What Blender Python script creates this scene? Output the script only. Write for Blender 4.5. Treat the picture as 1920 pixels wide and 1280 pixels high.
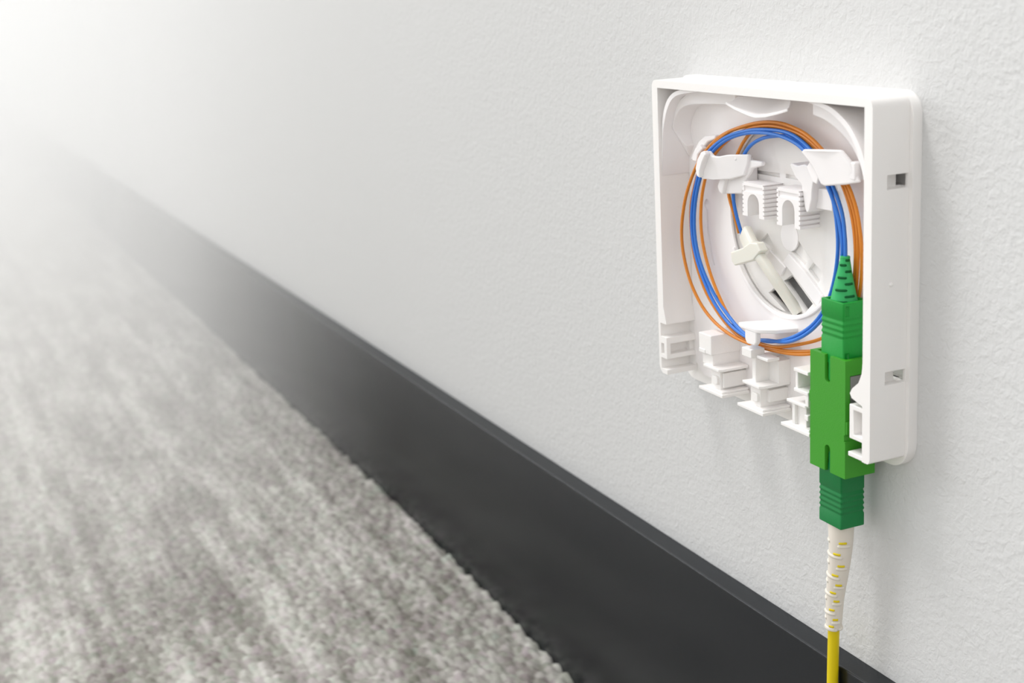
import bpy, bmesh, math, random
import numpy as np
from mathutils import Vector, Matrix
for o in list(bpy.data.objects): bpy.data.objects.remove(o)
S = bpy.context.scene
C = S.collection
MM = 0.001
# ------------------------------------------------------------------ camera
# axes of the view worked out from the vanishing points of the photograph
VX = Vector((-265-960, 25-640)); VZ = Vector((1536-960, 11000-640))
F = math.sqrt(-(VX.dot(VZ)))
ex = -Vector((VX.x, VX.y, F)).normalized()
ez = -Vector((VZ.x, VZ.y, F)).normalized()
ey = ez.cross(ex)
right = Vector((ex.x, ey.x, ez.x)); down = Vector((ex.y, ey.y, ez.y)); fwd = Vector((ex.z, ey.z, ez.z))
cam_d = bpy.data.cameras.new('camera'); cam = bpy.data.objects.new('camera', cam_d); C.objects.link(cam)
m = Matrix((right, -down, -fwd)).transposed().to_4x4()
m.translation = Vector((0.241659, -0.186714, 0.106985))
cam.matrix_world = m
cam_d.sensor_width = 36; cam_d.lens = F/1920*36
cam_d.clip_start = 0.01; cam_d.clip_end = 60
cam_d.dof.use_dof = True; cam_d.dof.focus_distance = 0.345; cam_d.dof.aperture_fstop = 21
S.camera = cam
# ------------------------------------------------------------------ light
w = bpy.data.worlds.new('world'); S.world = w; w.use_nodes = True
w.node_tree.nodes['Background'].inputs[0].default_value = (0.985, 0.99, 1, 1)
w.node_tree.nodes['Background'].inputs[1].default_value = 0.92
def area(name, loc, target, sx, sy, power, col=(1, 1, 1)):
    l = bpy.data.lights.new(name, 'AREA'); l.shape = 'RECTANGLE'; l.size = sx; l.size_y = sy; l.energy = power; l.color = col
    o = bpy.data.objects.new(name, l); C.objects.link(o); o.location = loc
    o.rotation_euler = (Vector(target)-Vector(loc)).to_track_quat('-Z', 'Y').to_euler(); return o
area('ceiling_panel', (-1.0, -0.75, 2.3), (-0.2, 0, 0), 0.9, 0.5, 44, (1, 0.99, 0.975))
area('window_light', (-4.2, -3.0, 1.4), (-1.0, 0, 0.1), 2.4, 1.8, 130, (0.94, 0.965, 1))
S.cycles.volume_bounces = 12
S.view_settings.view_transform = 'Standard'; S.view_settings.look = 'None'
S.view_settings.exposure = 0.13; S.view_settings.gamma = 1; S.view_settings.use_curve_mapping = False
# ------------------------------------------------------------------ materials
def lin(c):
    return tuple(((v/255)/12.92 if v/255 <= .04045 else ((v/255+.055)/1.055)**2.4) for v in c)+(1,)
def mat(name, col, rough=0.4, spec=0.5, sss=0, bump=None):
    a = bpy.data.materials.new(name); a.use_nodes = True; nt = a.node_tree; b = nt.nodes['Principled BSDF']
    b.inputs['Base Color'].default_value = lin(col); b.inputs['Roughness'].default_value = rough
    b.inputs['Specular IOR Level'].default_value = spec
    if sss:
        b.inputs['Subsurface Weight'].default_value = sss; b.inputs['Subsurface Radius'].default_value = (1, .8, .7); b.inputs['Subsurface Scale'].default_value = .001
    if bump:
        tc = nt.nodes.new('ShaderNodeTexCoord'); n = nt.nodes.new('ShaderNodeTexNoise'); bu = nt.nodes.new('ShaderNodeBump')
        nt.links.new(tc.outputs['Object'], n.inputs['Vector']); n.inputs['Scale'].default_value = bump[0]; n.inputs['Detail'].default_value = 3
        bu.inputs['Strength'].default_value = bump[1]; bu.inputs['Distance'].default_value = bump[2]
        nt.links.new(n.outputs['Fac'], bu.inputs['Height']); nt.links.new(bu.outputs[0], b.inputs['Normal'])
    return a
plastic = mat('white_plastic', (246, 243, 240), .38, .45, .08, (2500, .25, .0001))
plastic_in = mat('white_plastic_inside', (249, 245, 244), .42, .4, .08)
tie_mat = mat('nylon_natural', (232, 230, 220), .35, .5, .5)
green_a = mat('green_adapter_plastic', (60, 152, 34), .45, .4, 0, (3000, .3, .0001))
green_u = mat('green_connector_plastic', (18, 150, 54), .4, .4, 0, (3000, .3, .0001))
green_l = mat('deep_green_connector_plastic', (0, 120, 58), .42, .4, 0, (3000, .3, .0001))
green_b = mat('green_boot_rubber', (52, 175, 100), .5, .35)
groove_shade = mat('green_boot_groove_shade', (8, 90, 45), .7, .2)  # darker copy of the boot green, shade of the slots put into colour
steel = mat('clip_steel', (150, 150, 150), .35, .5); steel.node_tree.nodes['Principled BSDF'].inputs['Metallic'].default_value = .8
blue = mat('blue_jacket', (50, 122, 215), .35, .45)
orange = mat('orange_jacket', (218, 132, 34), .38, .45)
yellow = mat('yellow_jacket', (226, 202, 10), .45, .35, 0, (3000, .3, .0001))
boot_w = mat('ivory_boot_rubber', (232, 224, 212), .5, .35, .3)
# painted wall: fine orange-peel roller texture
wall_m = bpy.data.materials.new('painted_wall'); wall_m.use_nodes = True
nt = wall_m.node_tree; b = nt.nodes['Principled BSDF']; b.inputs['Base Color'].default_value = lin((214, 214, 213)); b.inputs['Roughness'].default_value = .75; b.inputs['Specular IOR Level'].default_value = .3
tc = nt.nodes.new('ShaderNodeTexCoord'); n1 = nt.nodes.new('ShaderNodeTexNoise'); n1.inputs['Scale'].default_value = 480; n1.inputs['Detail'].default_value = 4; n1.inputs['Roughness'].default_value = .6; n1.inputs['Distortion'].default_value = .6
n2 = nt.nodes.new('ShaderNodeTexNoise'); n2.inputs['Scale'].default_value = 900; n2.inputs['Detail'].default_value = 2
mx = nt.nodes.new('ShaderNodeMath'); mx.operation = 'MULTIPLY_ADD'; mx.inputs[1].default_value = .35
bu = nt.nodes.new('ShaderNodeBump'); bu.inputs['Strength'].default_value = .5; bu.inputs['Distance'].default_value = .0007
for n in (n1, n2): nt.links.new(tc.outputs['Object'], n.inputs['Vector'])
nt.links.new(n2.outputs['Fac'], mx.inputs[0]); nt.links.new(n1.outputs['Fac'], mx.inputs[2]); nt.links.new(mx.outputs[0], bu.inputs['Height']); nt.links.new(bu.outputs[0], b.inputs['Normal'])
# dark vinyl baseboard
base_m = mat('charcoal_vinyl', (14, 20, 26), .24, .55, 0, (1500, .12, .0002))
# grey heather carpet: streaks running along the wall, every loop its own shade
car_m = bpy.data.materials.new('heather_carpet'); car_m.use_nodes = True
nt = car_m.node_tree; b = nt.nodes['Principled BSDF']; b.inputs['Roughness'].default_value = .95; b.inputs['Specular IOR Level'].default_value = .1
tc = nt.nodes.new('ShaderNodeTexCoord')
def streak(sx, sy, det):
    mp = nt.nodes.new('ShaderNodeMapping'); mp.inputs['Scale'].default_value = (sx, sy, 1); n = nt.nodes.new('ShaderNodeTexNoise')
    n.inputs['Scale'].default_value = 1; n.inputs['Detail'].default_value = det; n.inputs['Roughness'].default_value = .65
    nt.links.new(tc.outputs['Object'], mp.inputs['Vector']); nt.links.new(mp.outputs[0], n.inputs['Vector']); return n.outputs['Fac']
def mth(op, a, b_, c=None):
    k = nt.nodes.new('ShaderNodeMath'); k.operation = op
    for i, v in enumerate((a, b_, c)):
        if v is None: continue
        if isinstance(v, (int, float)): k.inputs[i].default_value = v
        else: nt.links.new(v, k.inputs[i])
    return k.outputs[0]
at = nt.nodes.new('ShaderNodeAttribute'); at.attribute_name = 'loop_shade'
f = mth('ADD', mth('MULTIPLY', streak(8, 90, 3), .6), mth('MULTIPLY', streak(12, 34, 2), .4))
f = mth('ADD', f, mth('MULTIPLY', mth('SUBTRACT', at.outputs['Fac'], .5), .16))
rp = nt.nodes.new('ShaderNodeValToRGB'); cr = rp.color_ramp
cr.elements[0].position = .36; cr.elements[0].color = lin((138, 134, 128)); cr.elements[1].position = .66; cr.elements[1].color = lin((214, 212, 206))
e = cr.elements.new(.5); e.color = lin((174, 171, 165))
nt.links.new(f, rp.inputs[0])
hs = nt.nodes.new('ShaderNodeHueSaturation'); nt.links.new(rp.outputs[0], hs.inputs['Color']); hs.inputs['Saturation'].default_value = 1.1
at2 = nt.nodes.new('ShaderNodeAttribute'); at2.attribute_name = 'loop_hue'; nt.links.new(mth('ADD', mth('MULTIPLY', at2.outputs['Fac'], .1), .45), hs.inputs['Hue'])
nt.links.new(hs.outputs[0], b.inputs['Base Color'])
floor_m = mat('screed', (120, 118, 114), .9)
# ------------------------------------------------------------------ helpers (mm; u along the wall, d towards the wall, v up)
def tag(o, label=None, cat=None, group=None, kind=None):
    for k, v in (('label', label), ('category', cat), ('group', group), ('kind', kind)):
        if v: o[k] = v
    return o
def thing(name, label, cat, loc=(0, 0, 0), group=None):
    o = bpy.data.objects.new(name, None); C.objects.link(o); o.location = [c*MM for c in loc]; o.empty_display_size = .01
    return tag(o, label, cat, group)
def link(name, bm, material, parent=None, bevel=0, seg=2, smooth=False, cuts=None, angle=35):
    """bm in millimetres -> one mesh object in metres, boolean cut and bevelled"""
    bmesh.ops.recalc_face_normals(bm, faces=bm.faces)
    me = bpy.data.meshes.new(name); bm.to_mesh(me); bm.free(); me.transform(Matrix.Scale(MM, 4))
    o = bpy.data.objects.new(name, me); C.objects.link(o); me.materials.append(material)
    tmp = []
    for cb in (cuts or []):
        bmesh.ops.recalc_face_normals(cb, faces=cb.faces)
        cm = bpy.data.meshes.new('c'); cb.to_mesh(cm); cb.free(); cm.transform(Matrix.Scale(MM, 4))
        co = bpy.data.objects.new('c', cm); C.objects.link(co); tmp.append(co)
        md = o.modifiers.new('b', 'BOOLEAN'); md.object = co; md.operation = 'DIFFERENCE'; md.solver = 'EXACT'
    if bevel:
        md = o.modifiers.new('v', 'BEVEL'); md.width = bevel*MM; md.segments = seg; md.limit_method = 'ANGLE'; md.angle_limit = math.radians(angle); md.harden_normals = not smooth
        for p in me.polygons: p.use_smooth = True
    if tmp or bevel:
        dg = bpy.context.evaluated_depsgraph_get(); dg.update()
        nm = bpy.data.meshes.new_from_object(o.evaluated_get(dg)); o.modifiers.clear(); o.data = nm; nm.name = name
        if not nm.materials: nm.materials.append(material)
        for c_ in tmp: bpy.data.objects.remove(c_)
    if smooth or bevel:
        for p in o.data.polygons: p.use_smooth = True
    if parent:
        o.parent = parent; o.matrix_parent_inverse = Matrix.Translation(-Vector(parent.location))
    return o
def box(bm, u0, u1, d0, d1, v0, v1):
    vs = [bm.verts.new((u, d, v)) for u in (u0, u1) for d in (d0, d1) for v in (v0, v1)]
    for f_ in ((0, 1, 3, 2), (4, 6, 7, 5), (0, 4, 5, 1), (2, 3, 7, 6), (0, 2, 6, 4), (1, 5, 7, 3)): bm.faces.new([vs[i] for i in f_])
    return bm
def B(*a): return box(bmesh.new(), *a)
def prism(bm, pts, d0, d1, axis='d'):
    """pts: polygon in (u,v) extruded along d; axis 'v': polygon (u,d) extruded along v; 'u': (d,v) along u. d0,d1 may be functions"""
    g0 = d0 if callable(d0) else (lambda p: d0); g1 = d1 if callable(d1) else (lambda p: d1)
    def mk(p, g):
        if axis == 'd': return (p[0], g, p[1])
        if axis == 'v': return (p[0], p[1], g)
        return (g, p[0], p[1])
    a = [bm.verts.new(mk(p, g0(p))) for p in pts]; c = [bm.verts.new(mk(p, g1(p))) for p in pts]; n = len(pts)
    bm.faces.new(a[::-1]); bm.faces.new(c)
    for i in range(n): bm.faces.new((a[i], a[(i+1) % n], c[(i+1) % n], c[i]))
    return bm
def P(*a, **k): return prism(bmesh.new(), *a, **k)
def rrect(u0, u1, v0, v1, r, seg=8):
    """r: (bottom-left, bottom-right, top-right, top-left)"""
    if not isinstance(r, tuple): r = (r,)*4
    out = []
    for (cu, cv, rr, a0) in ((u0+r[0], v0+r[0], r[0], 180), (u1-r[1], v0+r[1], r[1], 270), (u1-r[2], v1-r[2], r[2], 0), (u0+r[3], v1-r[3], r[3], 90)):
        if rr == 0: out.append((cu, cv)); continue
        for i in range(seg+1):
            t = math.radians(a0+90*i/seg); out.append((cu+rr*math.cos(t), cv+rr*math.sin(t)))
    return out
def disc(cu, cv, r, n=64): return [(cu+r*math.cos(2*math.pi*i/n), cv+r*math.sin(2*math.pi*i/n)) for i in range(n)]
def band(pts, th):
    """closed polygon of a strip of thickness th along a polyline (offset to the left of travel)"""
    out = []
    for i, p in enumerate(pts):
        a = Vector(pts[max(i-1, 0)]); c = Vector(pts[min(i+1, len(pts)-1)]); t = (c-a).normalized(); out.append((p[0]-t.y*th, p[1]+t.x*th))
    return list(pts)+out[::-1]
def spline(pts, sub):
    out = []; n = len(pts)
    for i in range(n-1):
        p0 = Vector(pts[max(i-1, 0)]); p1 = Vector(pts[i]); p2 = Vector(pts[i+1]); p3 = Vector(pts[min(i+2, n-1)])
        for k in range(sub):
            t = k/sub; out.append(.5*((2*p1)+(p2-p0)*t+(2*p0-5*p1+4*p2-p3)*t*t+(3*p1-p0-3*p2+p3)*t**3))
    out.append(Vector(pts[-1])); return out
def tube(bm, pts, rad, n=12, flat=None):
    """rad: number or list; flat: (a,b) scale of the section"""
    prev = None; up = None
    for i, p in enumerate(pts):
        t = (pts[min(i+1, len(pts)-1)]-pts[max(i-1, 0)]).normalized()
        if up is None: up = Vector((0, 1, 0)) if abs(t.y) < .9 else Vector((1, 0, 0))
        s = t.cross(up).normalized(); up = s.cross(t).normalized()
        r = rad[i] if isinstance(rad, (list, tuple)) else rad
        ring = []
        for k in range(n):
            a = 2*math.pi*k/n; ca, sa = math.cos(a), math.sin(a)
            if flat:
                ca = math.copysign(abs(ca)**.5, ca)*flat[0]; sa = math.copysign(abs(sa)**.5, sa)*flat[1]
            ring.append(bm.verts.new(p+s*ca*r+up*sa*r))
        if prev:
            for k in range(n): bm.faces.new((prev[k], prev[(k+1) % n], ring[(k+1) % n], ring[k]))
        else: bm.faces.new(ring[::-1])
        prev = ring
    bm.faces.new(prev); return bm
# ------------------------------------------------------------------ the setting
WY = 12.0      # the wall's face, 12 mm behind the front rim of the outlet box
tag(link('wall_back', B(-9000, 1800, WY, WY+120, -142, 2600), wall_m, cuts=[B(-54, -29, WY-1, WY+3, 21.5, 37)]), kind='structure')  # shallow recess added behind the base plate so its slots look dark
tag(link('floor', B(-9000, 1800, -3200, WY, -160, -141.5), floor_m), kind='structure')
# baseboard: a thin vinyl strip with a flat ledge, a small bead added along its front top edge to catch a highlight
bb = P([(6.0, -142), (5.97, -59.1), (6.1, -58.65), (6.35, -58.55), (6.75, -58.75), (12.0, -58.3), (12.0, -142)], -9000, 1800, axis='u')
tag(link('baseboard_back', bb, base_m, bevel=.12, seg=4, smooth=True, angle=20), kind='structure')
# ------------------------------------------------------------------ carpet (loop pile as real relief near the camera)
def carpet():
    rng = np.random.default_rng(5)
    st = .8; xs = np.arange(-900, 60, st); ys = np.arange(-330, 6.01, st)
    X, Y = np.meshgrid(xs, ys, indexing='ij')
    pit = 2.7
    def edge(x):
        e_ = np.interp(x, [-900, -700, -350, -260, -165, 60], [6.2, 6.2, 6.1, 6.1, 6.1, 6.1]); return e_
    gx, gy = int(1100/pit), int(420/pit)
    jx = rng.uniform(.12, .88, (gx, gy)); jy = rng.uniform(.12, .88, (gx, gy)); jh = rng.uniform(0, 1, (gx, gy)); jc = rng.uniform(0, 1, (gx, gy)); jr = rng.normal(.5, .5, (gx, gy))
    ix = ((X+950)/pit).astype(int); iy = ((Y+350)/pit).astype(int)
    H = np.full(X.shape, -9.); Cc = np.zeros(X.shape); Ch = np.zeros(X.shape)
    for a in (-1, 0, 1):
        for c in (-1, 0, 1):
            cx = ix+a; cy = iy+c
            px = (cx+jx[cx, cy])*pit-950; py = (cy+jy[cx, cy])*pit-350
            d2 = ((X-px)**2*.8+(Y-py)**2*1.15)
            h = 3.0*np.sqrt(np.clip(1-d2/(1.0*pit)**2, 0, 1))+jh[cx, cy]*1.5-1.5
            h = np.where(py > edge(px)-1.2+jr[cx, cy]*.7, -9., h)
            mk = h > H; H = np.where(mk, h, H); Cc = np.where(mk, jc[cx, cy], Cc); Ch = np.where(mk, jr[cx, cy], Ch)
    H = np.maximum(H, -9)
    Z = -126.5+H
    Z = np.where((H <= -2), np.where(Y > edge(X)-1.5, -131.5, -127.5), Z)
    Z = Z+np.interp(X, [-900, -700, -350, -250, -165, 60], [4.0, 2.2, -.6, -3.6, -7.2, -7.4])
    nx, ny = X.shape
    co = np.stack([X, Y, Z], -1).reshape(-1, 3)*MM
    i = np.arange(nx*ny).reshape(nx, ny); q = np.stack([i[:-1, :-1], i[1:, :-1], i[1:, 1:], i[:-1, 1:]], -1).reshape(-1, 4)
    # the flat rest of the carpet further away
    ex_ = np.array([[-8900, -3100], [-900, -3100], [-900, 5.9], [-8900, 5.9], [-900, -3100], [1700, -3100], [1700, -330], [-900, -330]], float)
    co2 = np.concatenate([ex_, np.array([[-121.5]]*4+[[-133]]*4)], 1)*MM
    q2 = np.array([[0, 1, 2, 3], [4, 5, 6, 7]])+len(co)
    co = np.concatenate([co, co2]); q = np.concatenate([q, q2])
    me = bpy.data.meshes.new('carpet'); me.vertices.add(len(co)); me.vertices.foreach_set('co', co.ravel())
    me.loops.add(q.size); me.loops.foreach_set('vertex_index', q.ravel().astype(np.int32)); me.polygons.add(len(q))
    me.polygons.foreach_set('loop_start', np.arange(0, q.size, 4, dtype=np.int32)); me.update(calc_edges=True); me.validate()
    for nm, ar in (('loop_shade', Cc), ('loop_hue', Ch)):
        at_ = me.attributes.new(nm, 'FLOAT', 'POINT'); at_.data.foreach_set('value', np.concatenate([ar.ravel(), np.full(8, .5)]).astype(np.float32))
    me.polygons.foreach_set('use_smooth', np.ones(len(q), bool)); me.materials.append(car_m)
    o = bpy.data.objects.new('carpet', me); C.objects.link(o)
    return tag(o, 'grey heather loop pile carpet with pale streaks running along the dark baseboard', 'carpet', kind='stuff')
carpet()
# ------------------------------------------------------------------ the outlet box
bx = thing('fibre_outlet_box', 'white plastic wall outlet box without its cover, fixed to the painted wall', 'outlet box', (-42, 12, -3))
CU, CV, CR = -42.0, 47.0, 23.4
# base plate against the wall, with the slots cut right through
slots = [[(-50.8, 27.0), (-48.4, 28.6), (-39.9, 23.6), (-43.2, 23.6)], [(-44.1, 31.2), (-40.7, 33.2), (-32.2, 27.6), (-35.2, 24.9)]]
rec = [[(-51.0, 42.1), (-48.0, 39.1), (-49.9, 38.0), (-53.8, 39.9)], [(-38.0, 42.2), (-33.7, 38.6), (-35.2, 36.6), (-41.0, 39.1)], [(-32.0, 37.7), (-28.0, 35.9), (-30.0, 33.0), (-33.9, 35.7)], [(-57.5, 56.5), (-57.5, 57.3), (-45.5, 57.6), (-45.5, 56.5)], [(-43, 56.7), (-43, 57.7), (-32.5, 57.7), (-32.5, 56.7)]]
link('base_plate', P(rrect(-91.5, 4.3, -3.6, 79.6, (6, 6, 5, 6)), 9.6, 12), plastic, bx, bevel=.7, seg=3,
     cuts=[P(disc(CU, CV, CR), 8, 10.6)]+[P(s, 8, 12.5) for s in slots]+[P(s, 8, 11.5) for s in rec]+[B(-4.5, 2.2, 8.0, 11.5, 59.9, 62.4), B(-4.5, 2.2, 8.0, 11.5, 17.2, 19.6)])
# frame: left, top and right walls
fr = P([(-88.2, 1.5), (-87.6, .2), (-86.6, -.5), (-84, -.5), (-84, 14.4), (-85.3, 18.5), (-85.3, 77), (.5, 77), (.5, 22), (.2, 19.5), (-.9, 17.2), (-3.0, 15.5), (-3.9, 14.2), (-3.2, 13.2), (.5, 12.2), (.5, -.6), (2.4, -.6), (3.0, -.2), (3.2, .6)]
       + [(3.2-2.2+2.2*math.cos(math.radians(a)), 76.8+2.2*math.sin(math.radians(a))) for a in range(0, 91, 15)]
       + [(-86.4+1.8*math.cos(math.radians(a)), 77.2+1.8*math.sin(math.radians(a))) for a in range(90, 181, 15)], 0, 9.9)
link('frame', fr, plastic, bx, bevel=.45, seg=3, cuts=[
    B(.9, 6, 3.9, 9.4, 59.6, 62.7), B(-4.5, 6, 8.0, 9.3, 59.9, 62.4), B(-4.5, 2.2, 8.0, 11.5, 59.9, 62.4),
    B(.9, 6, 3.9, 9.4, 16.9, 19.9), B(-4.5, 6, 8.0, 9.3, 17.2, 19.6), B(-4.5, 2.2, 8.0, 11.5, 17.2, 19.6),
    B(-87.1, -80, -1, 9.2, 9.9, 13.6), B(-87.1, -80, -1, 9.2, .8, 3.9), B(-85.4, -80, 1.2, 9.2, 5.1, 8.1), B(-87.0, -85.4, -1, 8, 5.0, 8.0),
    B(-6, .5, .9, 9.95, 12, 22.5)])
# small moulding mark on the right side
mk = bmesh.new(); bmesh.ops.create_icosphere(mk, subdivisions=3, radius=.55, matrix=Matrix.Translation((3.05, 5.2, 39.2)))
link('moulding_mark', mk, plastic, bx, smooth=True)
# tray floor with its round well, keyhole grooves
key = P(disc(-76.6, 46.3, 1.5, 20), 8, 9.55)
link('tray_floor', P([(-85.2, 19.5), (-85.2, 76.9), (.4, 76.9), (.4, -1), (-80, -1), (-84, 2)], 9.1, 10.2), plastic_in, bx, cuts=[
    P(disc(CU, CV, CR), 8, 11), key, P(band([(-77.2, 45.5), (-77.0, 40), (-75.6, 34), (-74.0, 30.2)], .9), 8, 9.55),
    P(disc(-9.5, 50, 1.6, 20), 8, 9.55), P(band([(-10, 49), (-10.6, 42)], -.9), 8, 9.55), B(-4.5, 2.2, 8.0, 11.5, 59.9, 62.4), B(-4.5, 2.2, 8.0, 11.5, 17.2, 19.6)], bevel=.25)
# raised lip around the lower part of the well
lip = [(CU+(CR+.1)*math.cos(math.radians(a)), CV+(CR+.1)*math.sin(math.radians(a))) for a in range(205, 350, 5)]
link('well_lip', P(band(lip, -1.1), 8.5, 9.5), plastic_in, bx, bevel=.35, seg=3)
link('index_ring', P(disc(-41.5, 42.6, 3.6, 48), 10.45, 10.9), plastic_in, bx, bevel=.1)
# diagonal rails in the well
link('well_rail', P([(-43.6, 36.0), (-41.2, 38.6), (-34.6, 35.2), (-27.6, 30.4), (-29.4, 27.2)], 9.9, 10.9), plastic_in, bx, bevel=.3)
link('well_pocket', P([(-51.2, 35.6), (-49.6, 38.2), (-42.6, 34.8), (-44.6, 32.2)], 10.1, 10.9), plastic_in, bx, bevel=.3)
# rounded guide walls in the upper corners
def arcp(pts): return [(p.x, p.y) for p in spline([Vector((a, c, 0)) for a, c in pts], 6)]
link('corner_guide', P(arcp([(-85.2, 54), (-84.9, 61), (-84.0, 67), (-81.4, 72.4), (-76.8, 75.4), (-66, 76.9)])+arcp([(-68, 77.0), (-76.6, 76.6), (-82.0, 73.8), (-84.8, 68), (-85.3, 60)]), .9, 9.6), plastic_in, bx, bevel=.3)
link('corner_guide', P(arcp([(-22, 76.9), (-14, 75.3), (-7.6, 72.0), (-3.6, 67.4), (-1.0, 61), (.4, 52)])+arcp([(.5, 58), (-.6, 64), (-2.4, 68.4), (-6.8, 73.1), (-13.2, 76.3), (-20, 77)]), 1.2, 9.6), plastic_in, bx, bevel=.3, cuts=[B(-4.5, 6, 8.0, 10.0, 59.9, 62.4)])
link('corner_step', P(arcp([(-59, 73.4), (-68, 73.3), (-75.5, 72.8), (-80.4, 71.2), (-83.3, 68), (-84.0, 64.6), (-82.6, 61.4)])+[(-85, 58), (-85, 66), (-82, 73), (-75, 76.4), (-59, 76.8)], lambda p: min(9.2, 3.6+max(0, 66.5-p[1])*.65+max(0, p[0]+76)*.2), 9.5), plastic_in, bx, bevel=.4, seg=3)
link('corner_step', P(arcp([(-24, 73.4), (-18.5, 72.2), (-12.5, 69.4), (-8.2, 65.6), (-5.4, 60), (-4.6, 54)])+[(-.2, 54), (-1.5, 66), (-7, 72.4), (-14, 75.6), (-24, 76.8)], 4.6, 9.5), plastic_in, bx, bevel=.4, seg=3, cuts=[B(-4.5, 6, 8.0, 10.0, 59.9, 62.4)])
# scoop shaped tab under the top wall
sc = bmesh.new()
fp_ = [(-54.6, 1.2, 75.0), (-50, .9, 73.9), (-44, .7, 72.9), (-41, .7, 72.6), (-37, .7, 73.0), (-32.5, .9, 73.9), (-28.6, 1.2, 74.9)]
bk = [(-52.5, 3.5, 76.4), (-49, 5.5, 76.3), (-45, 7.5, 76.2), (-41.5, 8.6, 76.2), (-38, 7.5, 76.2), (-34, 5.5, 76.3), (-30.6, 3.5, 76.4)]
mid_ = [tuple((a+c)/2+(0, 0, -.55)[k] for k, (a, c) in enumerate(zip(p, q))) for p, q in zip(fp_, bk)]
rows = [fp_, mid_, bk]; top_ = [[sc.verts.new(p) for p in r] for r in rows]; bot = [[sc.verts.new((p[0], p[1], p[2]-.75)) for p in r] for r in rows]
for g in (top_, bot):
    for r in range(2):
        for k in range(6): sc.faces.new((g[r][k], g[r][k+1], g[r+1][k+1], g[r+1][k]))
for k in range(6):
    sc.faces.new((top_[0][k], top_[0][k+1], bot[0][k+1], bot[0][k])); sc.faces.new((top_[2][k], top_[2][k+1], bot[2][k+1], bot[2][k]))
for r in range(2):
    sc.faces.new((top_[r][0], top_[r+1][0], bot[r+1][0], bot[r][0])); sc.faces.new((top_[r][6], top_[r+1][6], bot[r+1][6], bot[r][6]))
link('top_tab', sc, plastic_in, bx, bevel=.25, seg=2)
# fibre retaining clips
def sheet(name, pts, d0, th, bev=.3, extra=None):
    bm = P(pts, d0, (lambda p: (d0(p) if callable(d0) else d0)+th))
    if extra:
        for e_ in extra: e_(bm)
    return link(name, bm, plastic_in, bx, bevel=bev, seg=3)
# upper left clip: curved cover plate, a nub at its end and a post to the floor
sheet('fibre_clip', [(-68.2, 55.6), (-68.6, 57.6), (-67.6, 59.8), (-66.0, 61.6), (-64.4, 62.2), (-63.2, 61.0), (-61.6, 60.9), (-58.8, 61.5), (-52.6, 61.9), (-52.8, 59.6), (-54.0, 56.6), (-58.0, 55.4), (-63.0, 55.0), (-67.4, 54.8)],
      lambda p: 1.9+max(0, (p[0]+65))*.36, 1.1, .4, [lambda bm: box(bm, -57.4, -54.8, 5.5, 9.4, 57.0, 60.6), lambda bm: prism(bm, [(-68.3, 55.6), (-68.7, 57.6), (-67.7, 59.9), (-66.0, 61.8), (-64.6, 62.3), (-63.6, 61.4), (-65.4, 59.2), (-66.6, 57), (-66.8, 55.2)], .9, 2.6)])
sheet('fibre_clip', [(-79.0, 58.2), (-77.4, 60.4), (-74.6, 63.4), (-71.6, 65.0), (-66.4, 65.6), (-66.6, 64.6), (-70.2, 63.6), (-72.6, 61.8), (-74.6, 58.6)], 5.6, 3.8, .4,
      [lambda bm: prism(bm, [(-76.6, 58.3), (-74.8, 61.4), (-72.4, 63.0), (-71.2, 61.8), (-73.4, 60.2), (-74.2, 58.2)], 4.6, 6.4)])
sheet('fibre_hook', [(-64.8, 53.0), (-64.0, 51.6), (-62.6, 51.1), (-60, 51.4), (-56.0, 51.8), (-54.6, 55.4), (-52.2, 58.4), (-48.4, 59.4), (-48.4, 60.4), (-54.2, 60.5), (-56.0, 61.2), (-58.0, 61.0), (-59.0, 59.4), (-61.8, 57.2), (-63.4, 54.6)],
      lambda p: 6.0+max(0, p[0]+60)*.12, 1.2, .4, [lambda bm: box(bm, -57.5, -54.5, 7, 10.4, 53.0, 59.0), lambda bm: prism(bm, [(-64.9, 53.0), (-64.1, 51.5), (-62.6, 51.0), (-61.4, 54.2), (-59.6, 57.0), (-57.0, 59.6), (-55.8, 60.4), (-56.2, 61.2), (-58.0, 61.1), (-59.4, 59.4), (-62.0, 57.2), (-63.6, 54.8)], 4.9, 6.6)])
# upper right clip
sheet('fibre_clip', [(-24.4, 65.4), (-23.4, 66.1), (-17, 66.6), (-11.0, 66.9), (-8.6, 64.6), (-6.2, 60.2), (-10, 59.4), (-15.8, 58.6), (-17.0, 58.9), (-20.4, 62.8)],
      lambda p: 1.7-(p[0]+24)*(p[0]+5)*-.0 + max(0, p[0]+14)*.28, 1.0, .4, [lambda bm: box(bm, -9.4, -7.0, 3.4, 9.4, 60.5, 64.5)])
sheet('fibre_clip', [(-23.6, 61.9), (-22.0, 64.0), (-20.2, 64.2), (-18.2, 61.6), (-19.6, 58.4), (-21.4, 58.8)], 2.6, 6.8, .4)
sheet('fibre_hook', [(-34.6, 61.2), (-34.0, 61.6), (-31.6, 61.2), (-29.0, 61.8), (-27.6, 61.6), (-25.2, 58.6), (-25.8, 56.2), (-26.0, 54.0), (-27.0, 51.0), (-28.0, 50.6), (-28.8, 52.0), (-30.0, 57.0), (-32.6, 58.6)],
      5.8, 5.0, .4, [lambda bm: box(bm, -27.2, -20.6, 7.6, 10.8, 51.6, 56.4)])
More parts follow.
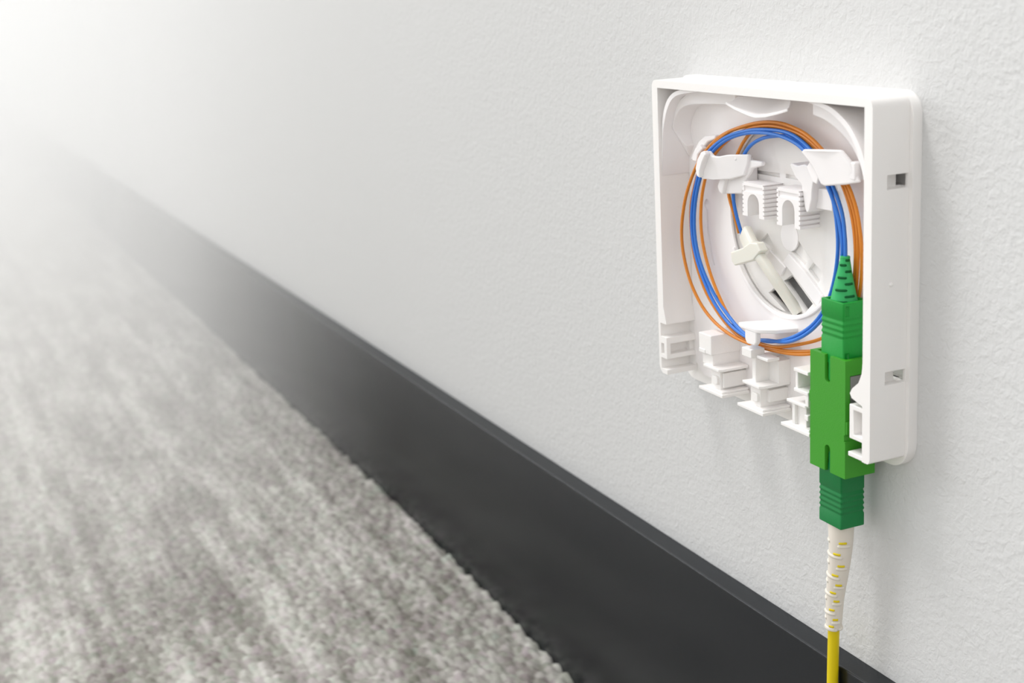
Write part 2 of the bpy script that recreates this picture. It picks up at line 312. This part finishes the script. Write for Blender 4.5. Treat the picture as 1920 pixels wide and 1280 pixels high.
# lower clip: shelf with a turned down nose
link('fibre_clip', P([(-49.8, .9), (-47.6, .3), (-41.6, .3), (-40.2, .9), (-37.6, 3.8), (-36.0, 9.3), (-46.5, 9.3), (-49.4, 3)], 20.0, 21.1, axis='v'), plastic_in, bx, bevel=.35, seg=3)
link('clip_nose', P([(-46.2, 20.6), (-46.2, 17.6), (-45.4, 16.6), (-42.0, 16.6), (-41.2, 17.6), (-41.2, 20.6)], .4, 1.9), plastic_in, bx, bevel=.4, seg=3)
# two splice combs: arched front, serrated flanks
def comb(u0, u1, v0, v1):
    c_ = (u0+u1)/2; hw = (u1-u0)/2-2.2
    arch = [(c_-hw, v0-2), (c_+hw, v0-2)]+[(c_+hw*math.cos(math.radians(a)), v1-2.6-hw+hw*math.sin(math.radians(a))) for a in range(0, 181, 15)]
    cuts = [P(arch, 3, 9.2), P([(u0+.7, v1-2.2), (u1-.7, v1-2.2), (u1-.7, v1-.8), (u0+.7, v1-.8)], 3, 5.3), ]
    n = 8; st = (v1-v0)/n; pts = []
    for k in range(n):
        z = v0+k*st
        pts += [(z, 1.0), (z+st*.62, 1.0), (z+st*.68, 0.0), (z+st*.98, 0.0)]
    body = bmesh.new()
    left = [(u0+t_*.5*-1+.5, z) for z, t_ in pts]; rightp = [(u1+t_*.5-.5, z) for z, t_ in pts]
    prism(body, left[::-1]+[(u0+.3, v0)]+[(u1-.3, v0)]+rightp+[(u1, v1), (u0, v1)], 5, 10.9)
    link('splice_comb', body, plastic_in, bx, bevel=.13, seg=2, cuts=cuts)
comb(-53.4, -44.0, 47.0, 55.3); comb(-38.7, -29.3, 46.6, 55.6)
# shadowed window above the combs
# port dividers along the open bottom edge
def divider(u0, name='port_divider', kind=0):
    bm = bmesh.new()
    prism(bm, [(u0, .3), (u0+11.5, .3), (u0+11.5, 8.6), (u0+1.5, 8.6), (u0+.6, 5)], -.55, .35, axis='v')        # bottom flap
    box(bm, u0+3.0, u0+10.9, .7, 8.8, .3, .95)
    prism(bm, [(u0+2.6, .2), (u0+10.0, .2), (u0+10.6, 1.2), (u0+10.6, 9.0), (u0+4, 9.0)], 6.1, 6.9, axis='v')     # middle flap
    box(bm, u0+4.2, u0+8.6, 1.6, 9.4, .2, 6.4)                                                                 # web
    if kind == 0:
        box(bm, u0+.6, u0+6.6, .3, 9.4, 9.8, 15.0)
        box(bm, u0+1.2, u0+6.2, 1.0, 9.4, 6.6, 9.9)
        box(bm, u0+.8, u0+3.8, .1, 5, 9.8, 10.9)
        box(bm, u0+8.6, u0+9.4, 2.2, 9.4, 1.4, 5.4)
    if kind == 1:
        box(bm, u0+2.6, u0+6.8, .2, 4.2, 13.2, 15.4)
        box(bm, u0+7.2, u0+12.0, 1.5, 5, 13.2, 14.0)
        box(bm, u0+5.0, u0+6.6, 1.6, 9.4, 6.6, 13.6)
        box(bm, u0+6.0, u0+10.6, 5.6, 9.4, 6.6, 12.6)
        box(bm, u0+3.4, u0+9.6, 3.6, 9.4, 2.0, 5.2)
    if kind == 2:
        for v_ in (14.2, 9.3): box(bm, u0+5.4, u0+11.0, .3, 9.4, v_, v_+.9)
        box(bm, u0+5.4, u0+6.4, .8, 9.4, 9.3, 15.0)
        box(bm, u0+9.8, u0+11.0, .4, 3, 6.6, 10)
        box(bm, u0+9.6, u0+11.0, .3, 2.2, 3.2, 4.6)
        box(bm, u0+4.0, u0+5.2, .8, 9.4, .2, 6.4)
    o = link(name, bm, plastic, bx, bevel=.2, seg=2)
    if kind < 2:
        pn = bmesh.new(); prism(pn, rrect(u0+5.6, u0+8.2, 2.2, 4.4, .7, 4), .9, 2.0) ; link('pin', pn, plastic, o, bevel=.2)
    return o
divider(-68.3, kind=0); divider(-49.9, kind=1); divider(-30.9, kind=2)
gr = bmesh.new()
box(gr, -4.4, .8, .3, 9.4, 3.6, 11.6)
box(gr, -4.7, .9, 0.2, 9.4, -.6, .5)
link('port_divider', gr, plastic, bx, bevel=.2, seg=2, cuts=[B(-2.9, .3, -1, 7.5, 4.7, 10.4)])
# ------------------------------------------------------------------ cable tie in the well
ct = thing('cable_tie', 'off-white nylon cable tie crossing the round well diagonally and clamping the thin fibres', 'cable tie', (-52, 8, 37))
hd = bmesh.new()
prism(hd, [(-59.3, 36.8), (-59.0, 34.4), (-57.6, 33.5), (-49.2, 36.2), (-45.9, 39.0), (-47.6, 40.8), (-50.4, 40.6), (-53.8, 38.7)], 5.0, 7.5)
link('head', hd, tie_mat, ct, bevel=.4, seg=4)
link('tail', tube(bmesh.new(), spline([Vector((-57.2, 8.2, 41.6)), Vector((-54.0, 7.4, 39.6)), Vector((-50.6, 7.0, 37.2))], 6), 1.0, 16, (2.3, 1.2)), tie_mat, ct, smooth=True)
link('strap', tube(bmesh.new(), spline([Vector((-50.0, 6.1, 38.6)), Vector((-47.0, 6.3, 36.6)), Vector((-43.4, 7.0, 32.9)), Vector((-40.6, 8.5, 28.9)), Vector((-37.6, 10.3, 24.2))], 8), 1.0, 16, (1.35, 1.0)), tie_mat, ct, smooth=True)
# ------------------------------------------------------------------ fibres
BLUE = [(-59.4, 8.6, 40.8), (-61.1, 8, 46.1), (-62.2, 8, 50.7), (-60.0, 7.5, 56.4), (-55.5, 7, 61.5), (-51.2, 6.5, 64.5), (-44.7, 6, 66.7), (-36.4, 5.6, 67.8), (-34.0, 5.4, 67.8), (-26.2, 5, 65.3), (-19.6, 5, 60.1), (-16.8, 5, 55.0), (-15.4, 5, 49.8), (-15.0, 5, 43.8), (-16.6, 5.2, 36.8), (-19.8, 5.2, 30.0), (-25.5, 5.2, 24.2), (-34.1, 5.2, 19.5), (-43.2, 5.2, 16.8), (-52.6, 5.2, 16.5), (-59.4, 5.2, 19.0), (-67.4, 5.2, 24.1), (-73.5, 5.2, 30.7), (-76.4, 5.2, 37.4), (-76.6, 5.2, 44.4), (-74.5, 5.2, 51.7), (-69.8, 5.2, 59.1), (-62.3, 5.2, 64.2), (-52.6, 5.2, 67.1), (-41.2, 4.4, 68.1), (-32.6, 4.4, 67.3), (-26.3, 4.4, 65.0), (-19.3, 4.4, 59.6), (-15.0, 4.4, 53.5), (-13.3, 4.4, 49.0), (-12.6, 4.4, 44.2), (-14.6, 5, 36.6), (-18.5, 5, 29.6), (-25.3, 5, 23.2), (-33.9, 5, 18.8), (-42.9, 5, 17.2), (-51.1, 5, 16.0), (-60.2, 5, 17.9), (-68.4, 5, 23.0), (-74.5, 5, 30.5), (-77.4, 5, 37.2), (-77.7, 5, 44.3), (-75.5, 5, 51.6), (-70.5, 5, 59.8), (-61.5, 5, 65.2), (-51.1, 5, 67.9), (-42.1, 5, 68.8), (-33.4, 5, 68.6), (-26.2, 5, 66.1), (-20.2, 5, 61.9), (-16.0, 5, 56.9), (-13.5, 5, 52.4), (-12.0, 4.6, 47.9), (-11.6, 4.5, 45.0), (-11.6, 4.5, 41.4)]
ORANGE = [(-61.0, 8.8, 40.9), (-62.4, 8.2, 45.9), (-64.7, 8.2, 50.8), (-62.6, 7.6, 56.1), (-59.4, 7.2, 60.5), (-55.1, 6.8, 64.9), (-50.5, 6.4, 67.5), (-41.3, 6, 69.0), (-32.7, 6, 68.7), (-24.5, 6, 65.6), (-17.0, 6, 60.9), (-13.1, 6, 55.9), (-10.6, 5.8, 50.4), (-10.0, 6, 44.4), (-11.9, 7.2, 37.9), (-14.6, 8.4, 32.4), (-18.1, 8.7, 26.0), (-23.9, 7.8, 21.5), (-31.6, 6.5, 18.4), (-42.1, 6, 15.6), (-52.0, 5.6, 15.8), (-60.1, 5.6, 18.8), (-66.5, 5.6, 24.7), (-70.9, 5.6, 31.0), (-73.6, 5.6, 37.7), (-74.1, 5.6, 44.7), (-72.5, 5.6, 51.9), (-68.4, 5.6, 59.2), (-61.8, 6, 64.4), (-52.7, 6, 68.0), (-42.9, 5.6, 69.6), (-34.3, 5.6, 69.3), (-26.0, 5.6, 67.3), (-15.5, 5.6, 61.1), (-11.3, 5.6, 55.6), (-9.2, 5.6, 50.6), (-9.1, 6, 44.6), (-11.5, 7.5, 36.7), (-14.0, 8.6, 30.6), (-18.1, 8.7, 24.1), (-23.6, 7.6, 19.0), (-31.2, 6.2, 16.7), (-42.1, 6, 15.0), (-52.8, 5.6, 14.7), (-61.9, 5.6, 17.0), (-70.7, 5.6, 22.5), (-75.8, 5.6, 28.8), (-78.5, 5.6, 35.6), (-79.2, 5.6, 44.1), (-77.0, 5.6, 51.4), (-71.2, 5.6, 60.3), (-61.7, 5.6, 66.2), (-52.0, 5.6, 69.1), (-42.3, 5.2, 70.6), (-33.7, 5.2, 70.3), (-24.4, 5.2, 67.7), (-13.6, 5.2, 60.7), (-9.4, 5.2, 55.3), (-7.5, 5.2, 49.7), (-7.2, 5.6, 43.7), (-10.3, 7.6, 35.7), (-14.2, 8.7, 28.7), (-18.0, 8.7, 22.9), (-23.4, 7.4, 18.5), (-30.9, 6, 16.1), (-41.8, 5.8, 14.7), (-53.6, 5, 14.6), (-62.6, 4.4, 16.1), (-70.4, 4, 19.6), (-76.1, 3.6, 25.4), (-79.3, 3.4, 32.1), (-80.4, 3.4, 38.4), (-79.6, 3.6, 44.9), (-77.3, 4, 51.5), (-73.1, 5, 58.8), (-65.4, 5.6, 64.8), (-55.6, 5.6, 68.2), (-43.8, 6.2, 70.0), (-35.1, 6.2, 69.6), (-25.8, 6.2, 66.7), (-16.3, 6.2, 60.3), (-12.6, 6.2, 55.4), (-10.5, 6.2, 50.3), (-10.0, 6.4, 44.4), (-12.5, 7.8, 36.5), (-15.1, 8.7, 30.4), (-18.1, 8.7, 25.4)]
o = link('blue_optical_fibre', tube(bmesh.new(), spline([Vector(p) for p in BLUE], 5), .46, 10), blue, smooth=True)
tag(o, 'thin blue optical fibre coiled in loops inside the white box, ending in the green connector', 'optical fibre')
o = link('orange_optical_fibre', tube(bmesh.new(), spline([Vector(p) for p in ORANGE], 5), .43, 10), orange, smooth=True)
tag(o, 'thin orange optical fibre coiled in wider loops around the blue one', 'optical fibre')
# ------------------------------------------------------------------ adapter and connectors
ad = thing('fibre_adapter', 'grass green adapter block clipped in the right port of the box, slots at both ends', 'adapter', (-12, 4, -6.5))
A0, A1 = -18.8, -5.6
link('housing', P([(A0, -6.6), (A1, -6.6), (A1, 21.0), (A0+.2, 21.0)], .1, 8.4), green_a, ad, bevel=.25, seg=2, cuts=[
    B(-13.1, -11.1, -1, 1.3, 15.6, 24), P(disc(-12.1, 15.6, 1.0, 24), -1, 1.3),
    B(-13.1, -11.1, -1, 1.3, -9, -1.2), P(disc(-12.1, -1.2, 1.0, 24), -1, 1.3),
    B(A0+1.3, A1-1.3, 1.2, 7.3, 17, 24), B(A0+1.6, A1-1.6, 1.2, 7.3, -9, -4),
    B(A1-.5, A1+1, 1.4, 7, 10.2, 17.4), B(A1-.4, A1+1, -1, 1.6, 2.2, 3.8)])
link('side_lug', B(A0-.9, A0+.3, .5, 7.6, 8.3, 11.0), green_a, ad, bevel=.2)
link('side_lug', B(A1-.3, A1+.5, .2, 1.8, 4.0, 7.0), green_a, ad, bevel=.15)
o = link('spring_clip', B(A1-.45, A1-.15, 1.6, 6.8, 10.4, 17.2), steel, ad, bevel=.05); o['label'] = 'grey metal spring clip in the side window'
link('key_rib', P(rrect(-12.75, -11.45, 14.9, 20.0, .6, 5), .75, 1.5), green_u, ad, bevel=.2)
link('key_rib', P(rrect(-12.75, -11.45, -6.4, -1.9, .6, 5), .85, 1.5), green_l, ad, bevel=.2)
def connector(parent, u0, u1, d0, d1, v0, v1, material, ribs, top_open):
    prof = [(v0, 0), (v0+(v1-v0)*.04, 0)]
    outline = []
    for k in range(ribs[2]):
        z = ribs[0]+(ribs[1]-ribs[0])*k/(ribs[2]); s = (ribs[1]-ribs[0])/ribs[2]
        outline += [(z, 0), (z+s*.30, -.15), (z+s*.60, -.15), (z+s*.75, 0)]
    lst = [(v0, 0)]+outline+[(v1, 0)]
    bm = bmesh.new(); rings = []
    for v_, e_ in lst:
        r_ = .35
        ring = [(p[0], p[1]) for p in rrect(u0-e_, u1+e_, d0-e_, d1+e_, r_, 3)]
        rings.append([bm.verts.new((p[0], p[1], v_)) for p in ring])
    for a, c_ in zip(rings, rings[1:]):
        n_ = len(a)
        for k in range(n_): bm.faces.new((a[k], a[(k+1) % n_], c_[(k+1) % n_], c_[k]))
    bm.faces.new(rings[0][::-1]); bm.faces.new(rings[-1])
    cuts = []
    if top_open: cuts = [B(u0+.8, u1-.8, d0+.7, d1-.7, v1-1.2, v1+1), B(u1-.35, u1+1, d0+.6, d0+1.6, v1-3.2, v1-.9), B(u1-.35, u1+1, d0+.6, d0+1.6, v0+.8, v0+3)]
    return link('housing', bm, material, parent, bevel=.18, seg=2, cuts=cuts, angle=50)
up = thing('fibre_connector', 'bright green connector plugged into the top of the adapter, cone boot pointing up', 'connector', (-11.6, 4.4, 19))
connector(up, -15.7, -7.5, .9, 7.8, 19.0, 33.6, green_u, (24.8, 30.2, 4), True)
def cone_boot(parent, pts, r0, r1, slots_, material, gm, name='boot', n=28, gw=.28):
    bm = bmesh.new(); P_ = spline([Vector(p) for p in pts], 14); rad = []
    for i in range(len(P_)):
        t = i/(len(P_)-1); rad.append(r0+(r1-r0)*t)
    tube(bm, P_, rad, n); L_ = len(P_)-1
    o = link(name, bm, material, parent, smooth=True)
    for j, (t, a0, a1) in enumerate(slots_):
        x = t*L_; i = int(x); i = min(i, L_-1); c_ = P_[i].lerp(P_[i+1], x-i); r = (r0+(r1-r0)*t)
        tn = (P_[i+1]-P_[i]).normalized(); s = tn.cross(Vector((0, 1, 0))).normalized(); q_ = s.cross(tn).normalized()
        arc = [c_+(s*math.cos(math.radians(a))+q_*math.sin(math.radians(a)))*(r+.02) for a in np.linspace(a0, a1, 12)]
        link('groove_shade', tube(bmesh.new(), arc, [gw*.25]+[gw]*10+[gw*.25], 8), gm, o, smooth=True)
    return o
sl = []
for j, t in enumerate([.05, .19, .33, .47, .60, .73, .85, .95]):
    sl.append((t, 160, 215) if j % 2 else (t, 200, 268))
cone_boot(up, [(-11.9, 4.4, 33.0), (-11.9, 4.4, 36), (-11.8, 4.45, 39.5), (-11.7, 4.5, 43.0)], 3.15, .95, [(s[0]*.97, s[1], s[2]) for s in sl], green_b, groove_shade)
cap = bmesh.new(); tube(cap, spline([Vector((-11.7, 4.5, 41.0)), Vector((-11.7, 4.5, 43.2))], 4), 1.12, 24); link('boot_tip', cap, green_b, up, bevel=.15)
pc = thing('patch_cord', 'yellow patch cord with deep green connector and ivory boot hanging from the adapter underside', 'patch cord', (-12.3, 4.3, -6))
connector(pc, -16.6, -8.2, 1.0, 7.7, -20.0, -5.0, green_l, (-17.0, -10.5, 5), False)
BT = [(-12.5, 4.3, -19.5), (-12.6, 4.3, -26), (-13.5, 4.3, -33), (-14.7, 4.3, -40), (-15.2, 4.3, -48.0)]
sb = []
for j, t in enumerate([.19, .29, .395, .49, .58, .665, .745, .82, .89, .95]):
    sb.append((t, 312, 352) if j % 2 == 0 else (t, 285, 325))
bt = cone_boot(pc, BT, 3.1, 1.85, [], boot_w, yellow, 'boot')
P_ = spline([Vector(p) for p in BT], 14); L_ = len(P_)-1
def bt_arc(t, a0, a1, off, gw, material, name, n=16):
    x = t*L_; i = min(int(x), L_-1); c_ = P_[i].lerp(P_[i+1], x-i); r = 3.1+(1.85-3.1)*t
    tn = (P_[i+1]-P_[i]).normalized(); s = tn.cross(Vector((0, 1, 0))).normalized(); q_ = s.cross(tn).normalized()
    arc = [c_+(s*math.cos(math.radians(a))+q_*math.sin(math.radians(a)))*(r+off) for a in np.linspace(a0, a1, n)]
    link(name, tube(bmesh.new(), arc, [gw*.3]+[gw]*(n-2)+[gw*.3], 8), material, bt, smooth=True)
for t, a0, a1 in sb:
    bt_arc(t, a0, a1, -.12, .33, yellow, 'slit')
    if a0 < 300: bt_arc(t+.028, 215, 338, -.2, .52, boot_w, 'boot_rib')
    else: bt_arc(t+.028, 305, 372, -.2, .48, boot_w, 'boot_rib'); bt_arc(t+.005, 215, 262, -.2, .46, boot_w, 'boot_rib')
bt_arc(.985, 0, 352, -.05, .42, boot_w, 'boot_collar', 40)
link('cable', tube(bmesh.new(), spline([Vector(p) for p in [(-15.15, 4.3, -47), (-15.3, 4.2, -56), (-15.2, 3.9, -66), (-14.6, 3.0, -85), (-12, 1.0, -105), (-5, -4, -124), (10, -14, -127.6), (60, -34, -128), (200, -60, -128), (420, -70, -128)]], 8), 1.38, 18), yellow, pc, smooth=True)
# ------------------------------------------------------------------ the pale haze that thickens down the room
hz_m = bpy.data.materials.new('haze'); hz_m.use_nodes = True; nt = hz_m.node_tree; nt.nodes.clear()
ou = nt.nodes.new('ShaderNodeOutputMaterial'); vs = nt.nodes.new('ShaderNodeVolumeScatter'); vs.inputs['Anisotropy'].default_value = 0; vs.inputs['Color'].default_value = (1, 1, 1, 1)
ge = nt.nodes.new('ShaderNodeNewGeometry'); sp = nt.nodes.new('ShaderNodeSeparateXYZ'); nt.links.new(ge.outputs['Position'], sp.inputs[0])
a_ = mth('MULTIPLY_ADD', sp.outputs['X'], -1.0, -0.35)
a_ = mth('ADD', a_, mth('MULTIPLY', sp.outputs['Y'], -4.8))
a_ = mth('MINIMUM', mth('MAXIMUM', mth('MULTIPLY', a_, 5), 0), 2.0)
nt.links.new(a_, vs.inputs['Density']); nt.links.new(vs.outputs[0], ou.inputs['Volume'])
tag(link('haze', B(-3000, -220, -420, WY-.5, -119, 700), hz_m), 'pale bright haze thickening along the wall towards the far end', 'haze', kind='stuff')
